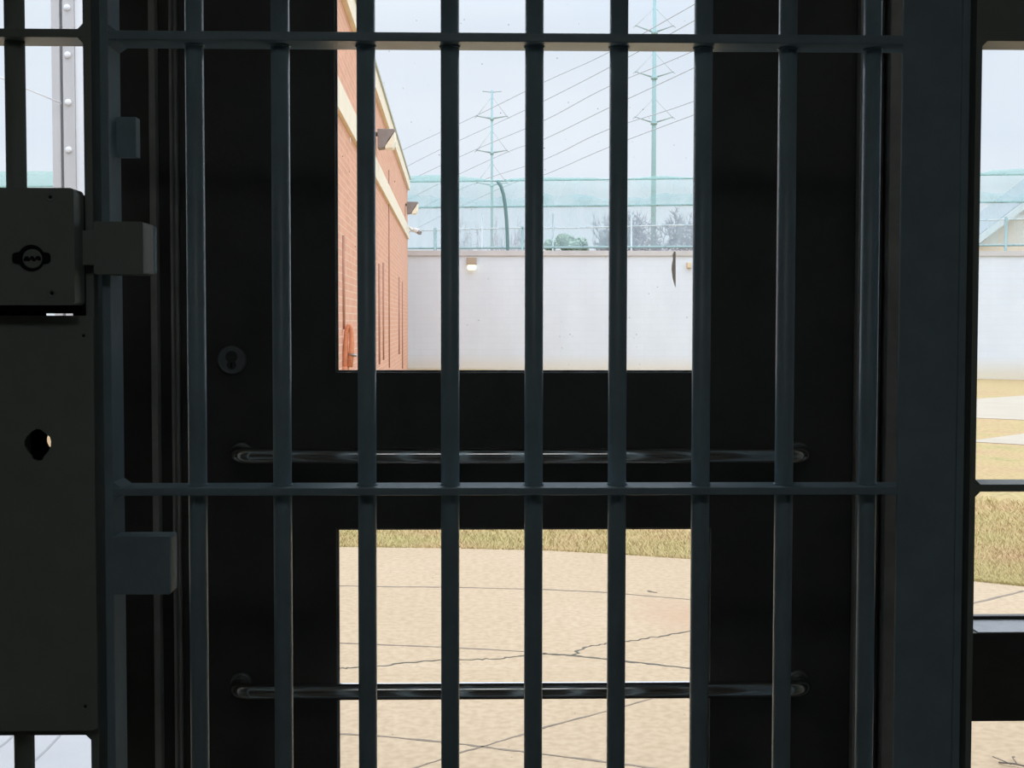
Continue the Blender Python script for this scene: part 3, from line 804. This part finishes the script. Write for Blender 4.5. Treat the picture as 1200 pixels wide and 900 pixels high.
def pipe(px, y0, y1, r=.03, name='conduit', m=CONDUIT):
    a, b = BW(px, y0), BW(px, y1); q = (a+b)/2-bn*(r*.6); 
    obj(name, cyl(bm_new(), (q.x, q.y, b.z), (q.x, q.y, a.z), r, 8), m, bb)
pipe(455.3, 200, 431, .018); pipe(443.5, 309, 427, .022); pipe(448.5, 308, 422, .020); pipe(467, 325, 415, .022); pipe(471, 330, 432, .02); pipe(401.5, 276, 386, .020)
pipe(409.5, 161, 167.5, .01, 'drip_stain', WHITEPAINT)
# round-topped orange pipe fitting low on the wall
pt = BW(408, 380); pb = BW(404, 433); o_ = -bn*.16
rf = thing('standpipe', BW(403, 425) , 'rust-orange curved standpipe on the near end of the brick wall', 'pipe')
DP = (BW(401.5, 400)-CAM).dot(head)
q = [W(x+1, y, DP) for x, y, k in ((403.5, 434, 1), (403.6, 420, 1), (404.1, 404, 1), (405, 390, 1), (406, 384.5, 1), (407.5, 381.5, 1), (409, 381.5, 1), (410.2, 384.5, 1), (411, 391, 1), (411.2, 402, 1), (410.6, 416, 1), (408.5, 430, 1))]
obj('pipe_body', tube(bm_new(), q, [.042, .038, .034, .031, .03, .03, .03, .03, .031, .034, .038, .042], 10), RUST, rf)
vb = W(409, 415.5, DP)
hb_ = obj('valve', tube(bm_new(), [vb, vb+Vector((.03, -.03, 0)), vb+Vector((.07, -.03, -.01)), vb+Vector((.10, -.03, -.01))], .018, 8), CHROME_D, rf)
ft = obj('pipe_base', tube(bm_new(), [q[0]+Vector((0, 0, .05)), Vector((q[0].x, q[0].y, -.03))], .05, 10), RUST, rf)

# flood lights on the wall
def flood(px0, px1, y0, y1, wallpx, label):
    w = BW(wallpx, (y0+y1)/2); dd = (w-CAM).dot(head)
    a, b = W(px0, y0, dd), W(px1, y1, dd); sx, sz = b.x-a.x, a.z-b.z
    c = Vector((a.x, w.y, (a.z+b.z)/2))
    t = thing('flood_light', c, label, 'flood light', 'flood lights on the brick wall')
    x0 = w.x+.05; x1 = b.x; xm = x0+(x1-x0)*.55; z1 = a.z; z0 = b.z
    bm = bm_new(); D = .38
    prof = [(x0, z1), (x1, z1), (x1, z1-.12*sz), (xm+.1*(x1-x0), z0+.50*sz), (xm-.15*(x1-x0), z0+.05*sz), (x0, z0)]
    plate(bm, prof, w.y-D/2, w.y+D/2)
    obj('lamp_housing', bm, LAMPBOX, t, .008)
    obj('lamp_bracket', box(bm_new(), w.x-.03, x0+.01, w.y-.06, w.y+.06, z1-.3*sz, z1-.12*sz), LAMPBOX, t)
    bm = bm_new()
    prof = [(x1+.0, z1-.13*sz), (x1+.005, z1-.62*sz), (x1-.04, z0+.02*sz), (xm-.12*(x1-x0), z0-.02*sz), (xm-.10*(x1-x0), z0+.14*sz), (xm+.12*(x1-x0), z0+.42*sz)]
    plate(bm, prof, w.y-D/2-.01, w.y+D/2+.01)
    obj('lamp_lens', bm, LENS, t, .01)
flood(443, 463.5, 152.5, 175, 440, 'nearer flood light high on the brick wall below the coping')
flood(477, 490, 237, 251, 475, 'flood light at the far end of the brick wall')
# security camera
sc_ = BW(477, 268); D_ = (sc_-CAM).dot(head)
s0 = W(480, 267, D_)
cam_t = thing('security_camera', s0, 'white bullet security camera at the far corner of the brick wall', 'camera')
obj('camera_bracket', tube(bm_new(), [BW(478, 266), W(480.5, 267, D_), W(484, 269.5, D_)], .035, 8), WHITEPAINT, cam_t)
obj('camera_body', tube(bm_new(), [W(481.5, 269, D_)+Vector((0, .1, 0)), W(487, 270, D_), W(492, 272, D_)-Vector((0, .15, 0))], [.05, .075, .085], 12), GALV_W, cam_t)
obj('camera_hood', tube(bm_new(), [W(490.5, 272.6, D_)-Vector((0, .15, 0)), W(493, 273.6, D_)-Vector((0, .2, 0))], .06, 12), LAMPBOX, cam_t)
# lit wall pack on the yard wall
def onwall(px, py, off=0):
    n = Vector((-dirw.y, dirw.x, 0)).normalized(); n = -n if n.y > 0 else n
    return WP(px, py)+n*off
a, b = WP(547, 301.5), WP(558.5, 316.5)
wlg = thing('wall_light', onwall(552, 316.5), 'small lit lamp on the white wall between the bars', 'wall light')
obj('lamp_housing', box(bm_new(), a.x, b.x, a.y-.24, a.y-.005, b.z+(a.z-b.z)*.40, a.z), LAMPBOX_B, wlg, .02)
obj('lamp_lens', box(bm_new(), a.x+.02, b.x-.02, a.y-.22, a.y-.03, b.z, b.z+(a.z-b.z)*.42), LENS_ON, wlg, .055, 4)
a, b = WP(804.5, 307.5), WP(809.5, 314.5)
jb = thing('wall_box', onwall(807, 314), 'small tan electrical box on the white wall near its right bars', 'box')
obj('box_body', box(bm_new(), a.x, b.x, a.y-.12, a.y-.004, b.z, a.z), mat('tan_box', (.62, .50, .34), .7), jb, .015)
obj('box_cover', box(bm_new(), a.x+.02, b.x-.02, a.y-.135, a.y-.118, b.z+.02, a.z-.02), mat('tan_box_cover', (.70, .58, .42), .7), jb, .005)

# pylons
def pylon(px, py_top, d, half, arms, w0, w1, label, top_arm=None, ins=25):
    base = W(px, 376, d); base.z = 0
    t = thing('power_pylon', base, label, 'pylon', 'power pylons beyond the fence')
    top = W(px, py_top, d).z
    obj('pole', tube(bm_new(), [(base.x, base.y, 0), (base.x, base.y, top*.5), (base.x, base.y, top)], [w0, (w0+w1)/2, w1], 10), PYLON_M, t)
    s = d/F; tips = []
    for ya, up_ in arms:
        c = Vector((base.x, base.y, W(px, ya, d).z))
        for sg in (-1, 1):
            tip = c+Vector((sg*half*s, 0, up_*s)); tips.append(tip)
            obj('cross_arm', tube(bm_new(), [c, tip], [.28*s*4, .13*s*4], 6), PYLON_ARM, t)
            obj('insulator_stay', tube(bm_new(), [tip-Vector((0, 0, .2)), c+Vector((0, 0, ins*s))], .16*s*2, 5), INSUL, t)
            obj('insulator', tube(bm_new(), [tip, tip+Vector((sg*2.0*s, 0, -2.5*s))], .3*s*1.5, 5), INSUL, t)
        obj('arm_collar', tube(bm_new(), [c-Vector((0, 0, 2.0*s)), c+Vector((0, 0, 1.0*s))], (w0+w1)*.72, 10), PYLON_M, t)
    if top_arm:
        c = Vector((base.x, base.y, W(px, top_arm, d).z))
        for sg in (-1, 1): obj('earth_wire_arm', tube(bm_new(), [c-Vector((0, 0, 1.2*s)), c+Vector((sg*11*s, 0, 0))], .5*s, 6), PYLON_ARM, t)
    return t, tips
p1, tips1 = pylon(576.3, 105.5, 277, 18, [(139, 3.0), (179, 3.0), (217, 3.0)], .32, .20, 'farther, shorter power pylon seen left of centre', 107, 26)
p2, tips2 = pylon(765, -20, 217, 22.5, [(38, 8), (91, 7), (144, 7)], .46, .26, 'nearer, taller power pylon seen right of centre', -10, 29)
# wires
wires = [((558, 135.5), (640, 95), (712, 62), (812, 6), (990, -95)), ((595, 138.5), (640, 117), (712, 80), (812, 25), (990, -75)),
         ((558, 175), (640, 140), (712, 102), (812, 60), (990, -20)), ((595, 178), (640, 162), (712, 127), (812, 80), (990, -5)),
         ((558, 214), (640, 186), (712, 152), (812, 119), (990, 50)), ((595, 217), (640, 204), (712, 173), (812, 135), (990, 70))]
nm = ['topmost overhead wire left tip', '', '']
lab = ['highest power line climbing to the upper right', 'second highest power line climbing to the upper right', 'third power line from the top', 'third power line from the bottom', 'second lowest power line crossing the sky', 'lowest power line crossing the sky']
def tlerp(pts, t): 
    n = len(pts)-1; i = min(int(t*n), n-1); f = t*n-i
    p = [pts[max(i-1, 0)], pts[i], pts[i+1], pts[min(i+2, n)]]
    return tuple(.5*((2*p[1][k])+(-p[0][k]+p[2][k])*f+(2*p[0][k]-5*p[1][k]+4*p[2][k]-p[3][k])*f*f+(-p[0][k]+3*p[1][k]-3*p[2][k]+p[3][k])*f**3) for k in range(3))
for i, w in enumerate(wires):
    dep = [277, 250, 222, 190, 150]
    x0, y0 = w[0]; off = 0 if x0 < 570 else 1
    ctrl = [(x0-190, y0+92 if not off else y0+95, 380), (x0-90, y0+42 if not off else y0+42, 320)]+[(a_, b_, d_) for (a_, b_), d_ in zip(w, dep)]
    pts = []
    for k in range(37):
        px_, py_, dd = tlerp(ctrl, k/36); pts.append(W(px_, py_, dd))
    rad = [max(.05, (p-CAM).length/F*.33) for p in pts]; rad = [.07]*len(pts)
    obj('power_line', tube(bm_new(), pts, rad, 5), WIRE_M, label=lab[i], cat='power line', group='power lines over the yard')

# trees and shrubs
def grow(bm, p, d, L, r, lvl, rnd, thin):
    q = p+d*L
    mid = p.lerp(q, .5)+Vector((rnd.uniform(-1, 1), rnd.uniform(-1, 1), rnd.uniform(-.5, .5)))*L*.07
    tube(bm, [p, mid, q], [r, r*.85, r*.62], 4 if lvl > 1 else 3, False)
    if lvl == 0: return
    for k in range(rnd.choice((2, 3, 3)) if lvl > 1 else 3):
        ax = Vector((rnd.uniform(-1, 1), rnd.uniform(-1, 1), rnd.uniform(-.5, .6))).normalized()
        nd = (d*.75+ax*.75).normalized()
        grow(bm, mid.lerp(q, rnd.uniform(.3, 1)), nd, L*rnd.uniform(.62, .82), max(r*.6, thin), lvl-1, rnd, thin)
def bare_tree(px, d, topy_, m, label, lvl=7, spread=1.0, name='bare_tree', group='bare trees beyond the fence', seed=1, hwpx=36):
    rnd = random.Random(seed)
    base = W(px, 376, d); base.z = -.1; top = W(px, topy_, d).z
    t = thing(name, base, label, 'tree', group)
    th = top*.36; hw = hwpx*d/F
    bm = bm_new(); tube(bm, [base, base+Vector((0, 0, th*.5)), base+Vector((.05, 0, th))], [.14, .11, .09], 8)
    obj('trunk', bm, m, t)
    bm = bm_new()
    for k in range(6):
        a = k*2*PI/6+rnd.uniform(0, .8)
        dd = Vector((math.cos(a)*.85*spread, math.sin(a)*.6, rnd.uniform(.5, .95))).normalized()
        grow(bm, base+Vector((0, 0, th*rnd.uniform(.7, 1))), dd, top*.20, .045, lvl-1, rnd, .010)
    zs = sorted(v.co.z for v in bm.verts); s = (top-th*.7)/(zs[int(len(zs)*(.997 if name == 'bare_tree' else .94))]-th*.7)
    ax_ = sorted(abs(v.co.x-base.x) for v in bm.verts); sx_ = hw/ax_[int(len(ax_)*.97)]
    for v in bm.verts:
        v.co.z = th*.7+(v.co.z-th*.7)*s; v.co.x = base.x+(v.co.x-base.x)*sx_
    obj('branches', bm, m, t)
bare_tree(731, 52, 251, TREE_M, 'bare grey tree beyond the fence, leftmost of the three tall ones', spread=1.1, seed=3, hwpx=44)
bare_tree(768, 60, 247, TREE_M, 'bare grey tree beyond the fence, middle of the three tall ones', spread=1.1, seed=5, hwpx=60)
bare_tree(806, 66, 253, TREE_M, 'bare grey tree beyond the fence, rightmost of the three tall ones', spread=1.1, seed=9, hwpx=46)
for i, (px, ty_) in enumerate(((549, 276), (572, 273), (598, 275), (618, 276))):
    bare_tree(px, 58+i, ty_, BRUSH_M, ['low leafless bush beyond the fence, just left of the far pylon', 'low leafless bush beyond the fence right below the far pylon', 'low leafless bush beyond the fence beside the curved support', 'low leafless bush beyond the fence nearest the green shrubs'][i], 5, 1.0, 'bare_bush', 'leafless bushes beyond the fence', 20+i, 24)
def leafy(px, d, topy_, wpx, label, seed):
    rnd = random.Random(seed); base = W(px, 376, d); base.z = -.1; top = W(px, topy_, d).z; w = wpx*d/F
    t = thing('evergreen_shrub', base, label, 'shrub', 'evergreen shrubs beyond the fence')
    bm = bm_new(); tube(bm, [base, base+Vector((.1, 0, top*.55))], [.12, .07], 6)
    for k in range(6): tube(bm, [base+Vector((0, 0, top*.3)), base+Vector((rnd.uniform(-w, w)*.7, rnd.uniform(-w, w)*.6, top*.75))], [.05, .02], 5)
    obj('stem', bm, TREE_M, t)
    bm = bm_new()
    lobes = []
    for k in range(9):
        r_ = w*rnd.uniform(.38, .55); lobes.append((base+Vector((rnd.uniform(-1, 1)*w*.6, rnd.uniform(-1, 1)*w*.5, top*rnd.uniform(.55, 1.0)-r_)), r_))
    lobes.append((base+Vector((0, 0, top-w*.5)), w*.5)); lobes.append((base+Vector((0, 0, top*.4)), w*.9))
    for _ in range(7000):
        lc, lr = rnd.choice(lobes); dv = Vector((rnd.gauss(0, 1), rnd.gauss(0, 1), rnd.gauss(0, 1))).normalized()
        c = lc+dv*lr*rnd.uniform(.6, 1)
        u = Vector((rnd.uniform(-1, 1), rnd.uniform(-1, 1), rnd.uniform(-1, 1))).normalized()*.06; v = u.orthogonal().normalized()*.05
        bm.faces.new([bm.verts.new(c+x) for x in (-u, v, u, -v)])
    obj('foliage', bm, LEAF_M, t)
leafy(645, 52, 277, 15, 'pale evergreen shrub beyond the fence, left of the three clumps', 1)
leafy(660, 53.5, 271, 16, 'pale evergreen shrub beyond the fence, tallest and middle of the three', 2)
leafy(680, 52, 275, 17, 'pale evergreen shrub beyond the fence, right of the three clumps', 4)

# house beyond the fence on the right
DH = 56
def hp(px, py, d=DH): return W(px, py, d)
hs = thing('house', (hp(1260, 290).x, hp(1260, 290).y, 0), 'beige gabled house beyond the fence at the right edge', 'house')
e0, rg, e1 = hp(1137, 286), hp(1250, 201), hp(1363, 286)
bm = bm_new(); fz = -.4
prof = [(e0.x+.25, fz), (e1.x-.25, fz), (e1.x-.25, e1.z-.1), (rg.x, rg.z-.15), (e0.x+.25, e0.z-.1)]
plate(bm, prof, e0.y, e0.y+3.6)
obj('house_wall', bm, HOUSE_W, hs)
bm = bm_new()
for a, b in ((e0, rg), (rg, e1)):
    n_ = Vector((-(b.z-a.z), 0, b.x-a.x)).normalized()*.18
    vs = []
    for y in (a.y-.5, a.y+3.9):
        vs.append([bm.verts.new((q.x, y, q.z)) for q in (a, b, b+n_, a+n_)])
    bm.faces.new(vs[0]); bm.faces.new(vs[1][::-1])
    for i in range(4): bm.faces.new((vs[0][i], vs[1][i], vs[1][(i+1) % 4], vs[0][(i+1) % 4]))
obj('house_roof', bm, ROOF_M, hs)
bm = bm_new()
for a, b in ((e0, rg), (rg, e1)):
    n_ = Vector((-(b.z-a.z), 0, b.x-a.x)).normalized()
    vs = []
    for y in (a.y-.58, a.y-.5):
        vs.append([bm.verts.new((q.x, y, q.z)) for q in (a-n_*.10, b-n_*.10, b+n_*.14, a+n_*.14)])
    bm.faces.new(vs[0]); bm.faces.new(vs[1][::-1])
    for i in range(4): bm.faces.new((vs[0][i], vs[1][i], vs[1][(i+1) % 4], vs[0][(i+1) % 4]))
obj('verge_board', bm, mat('pale_verge_paint', (.62, .68, .70), .7), hs)
l0 = hp(1178, 254); 
obj('gable_trim', box(bm_new(), l0.x, e1.x-2.5, e0.y-.10, e0.y, hp(1178, 256).z, hp(1178, 251.5).z), WHITEPAINT, hs)

# white steel post just outside the left sidelight
YP = 3.6
wp = thing('steel_post', (X(79, YP, 100), YP, 0), 'pale bolted steel post outside the left side window', 'post')
z1p = 3.4
obj('post_side', box(bm_new(), X(60.5, YP, 100), X(70.5, YP, 100), YP, YP+.05, 0, z1p), GALV, wp, .002)
obj('post_groove', box(bm_new(), X(70.5, YP, 100), X(75, YP, 100), YP+.02, YP+.05, 0, z1p), GALV_D, wp)
obj('post_face', box(bm_new(), X(75, YP, 100), X(88.5, YP, 100), YP-.015, YP+.05, 0, z1p), GALV, wp, .003)
obj('post_flange', box(bm_new(), X(88.5, YP, 100), X(108, YP, 100), YP-.005, YP+.05, 0, z1p), GALV_W, wp, .002)
for k in range(-4, 12):
    c = P(81+k*1.0*.5, 64.5+(k-1)*55.6, YP-.015)
    if .1 < c.z < z1p:
        x = X(81, YP, 100)
        obj('rivet', lathe_y(bm_new(), (x, YP-.015, c.z), [(.013, .001), (.012, -.005), (.008, -.009), (.003, -.010)], 16), GALV_W, wp)

ca, cb = P(72, 121, YP-.01), P(-60, 62, YP-.6)
obj('stay_cable', tube(bm_new(), [cb, ca.lerp(cb, .5)-Vector((0, 0, .006)), ca], .0026, 6), GALV_W, wp)
# dead twig lying on the concrete, bottom right
tb = G(1196, 899)
bm = bm_new()
tube(bm, [tb+Vector((-.06, .04, .004)), tb+Vector((-.02, .0, .012)), tb+Vector((.03, -.03, .006))], .003, 6)
tube(bm, [tb+Vector((-.03, .005, .008)), tb+Vector((-.055, .0, .02)), tb+Vector((-.07, .07, .015))], .002, 5)
tube(bm, [tb+Vector((-.01, .0, .008)), tb+Vector((-.01, .05, .02)), tb+Vector((.01, .08, .01))], .002, 5)
obj('twig', bm, TWIG_M, label='small dead twig on the tan concrete at the bottom right', cat='twig')

# ================================================================== light
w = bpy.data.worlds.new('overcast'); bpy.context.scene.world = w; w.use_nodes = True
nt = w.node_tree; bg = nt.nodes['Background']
tc = nt.nodes.new('ShaderNodeTexCoord'); n = nt.nodes.new('ShaderNodeTexNoise'); n.inputs['Scale'].default_value = 3.0; n.inputs['Detail'].default_value = 4
mp = nt.nodes.new('ShaderNodeMapping'); mp.inputs['Scale'].default_value = (1, 1, 3.5)
nt.links.new(tc.outputs['Generated'], mp.inputs['Vector']); nt.links.new(mp.outputs[0], n.inputs['Vector'])
r = nt.nodes.new('ShaderNodeValToRGB'); r.color_ramp.elements[0].position = .35; r.color_ramp.elements[1].position = .65
r.color_ramp.elements[0].color = (.78, .86, .97, 1); r.color_ramp.elements[1].color = (.87, .92, 1.0, 1)
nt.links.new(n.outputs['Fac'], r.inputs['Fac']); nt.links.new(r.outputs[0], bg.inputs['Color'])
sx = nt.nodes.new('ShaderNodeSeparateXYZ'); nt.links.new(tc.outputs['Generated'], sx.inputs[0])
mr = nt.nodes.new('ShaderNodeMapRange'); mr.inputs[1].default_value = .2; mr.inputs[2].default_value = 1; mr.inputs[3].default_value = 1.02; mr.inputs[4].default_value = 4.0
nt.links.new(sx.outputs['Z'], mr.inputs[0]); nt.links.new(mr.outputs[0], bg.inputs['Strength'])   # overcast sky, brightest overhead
sd = bpy.data.lights.new('sun', 'SUN'); sd.energy = .25; sd.angle = math.radians(70); sd.color = (1, .99, .98)
so = bpy.data.objects.new('sun', sd); C.objects.link(so)
so.rotation_euler = Vector((-.70, .90, -1.0)).to_track_quat('-Z', 'Y').to_euler()

# ================================================================== camera
cd = bpy.data.cameras.new('camera'); cd.sensor_width = 36; cd.lens = F*36/1200; cd.clip_start = .05; cd.clip_end = 2000
co = bpy.data.objects.new('camera', cd); C.objects.link(co)
R = Matrix((right, up, -fwd)).transposed()
co.matrix_world = Matrix.Translation(CAM) @ R.to_4x4()
sc = bpy.context.scene; sc.camera = co
sc.view_settings.view_transform = 'Standard'; sc.view_settings.look = 'None'; sc.view_settings.gamma = 1; sc.view_settings.exposure = 0
sc.view_settings.use_curve_mapping = False
sc.cycles.max_bounces = 10; sc.cycles.diffuse_bounces = 5; sc.cycles.glossy_bounces = 4; sc.cycles.transparent_max_bounces = 16
sc.cycles.use_denoising = True
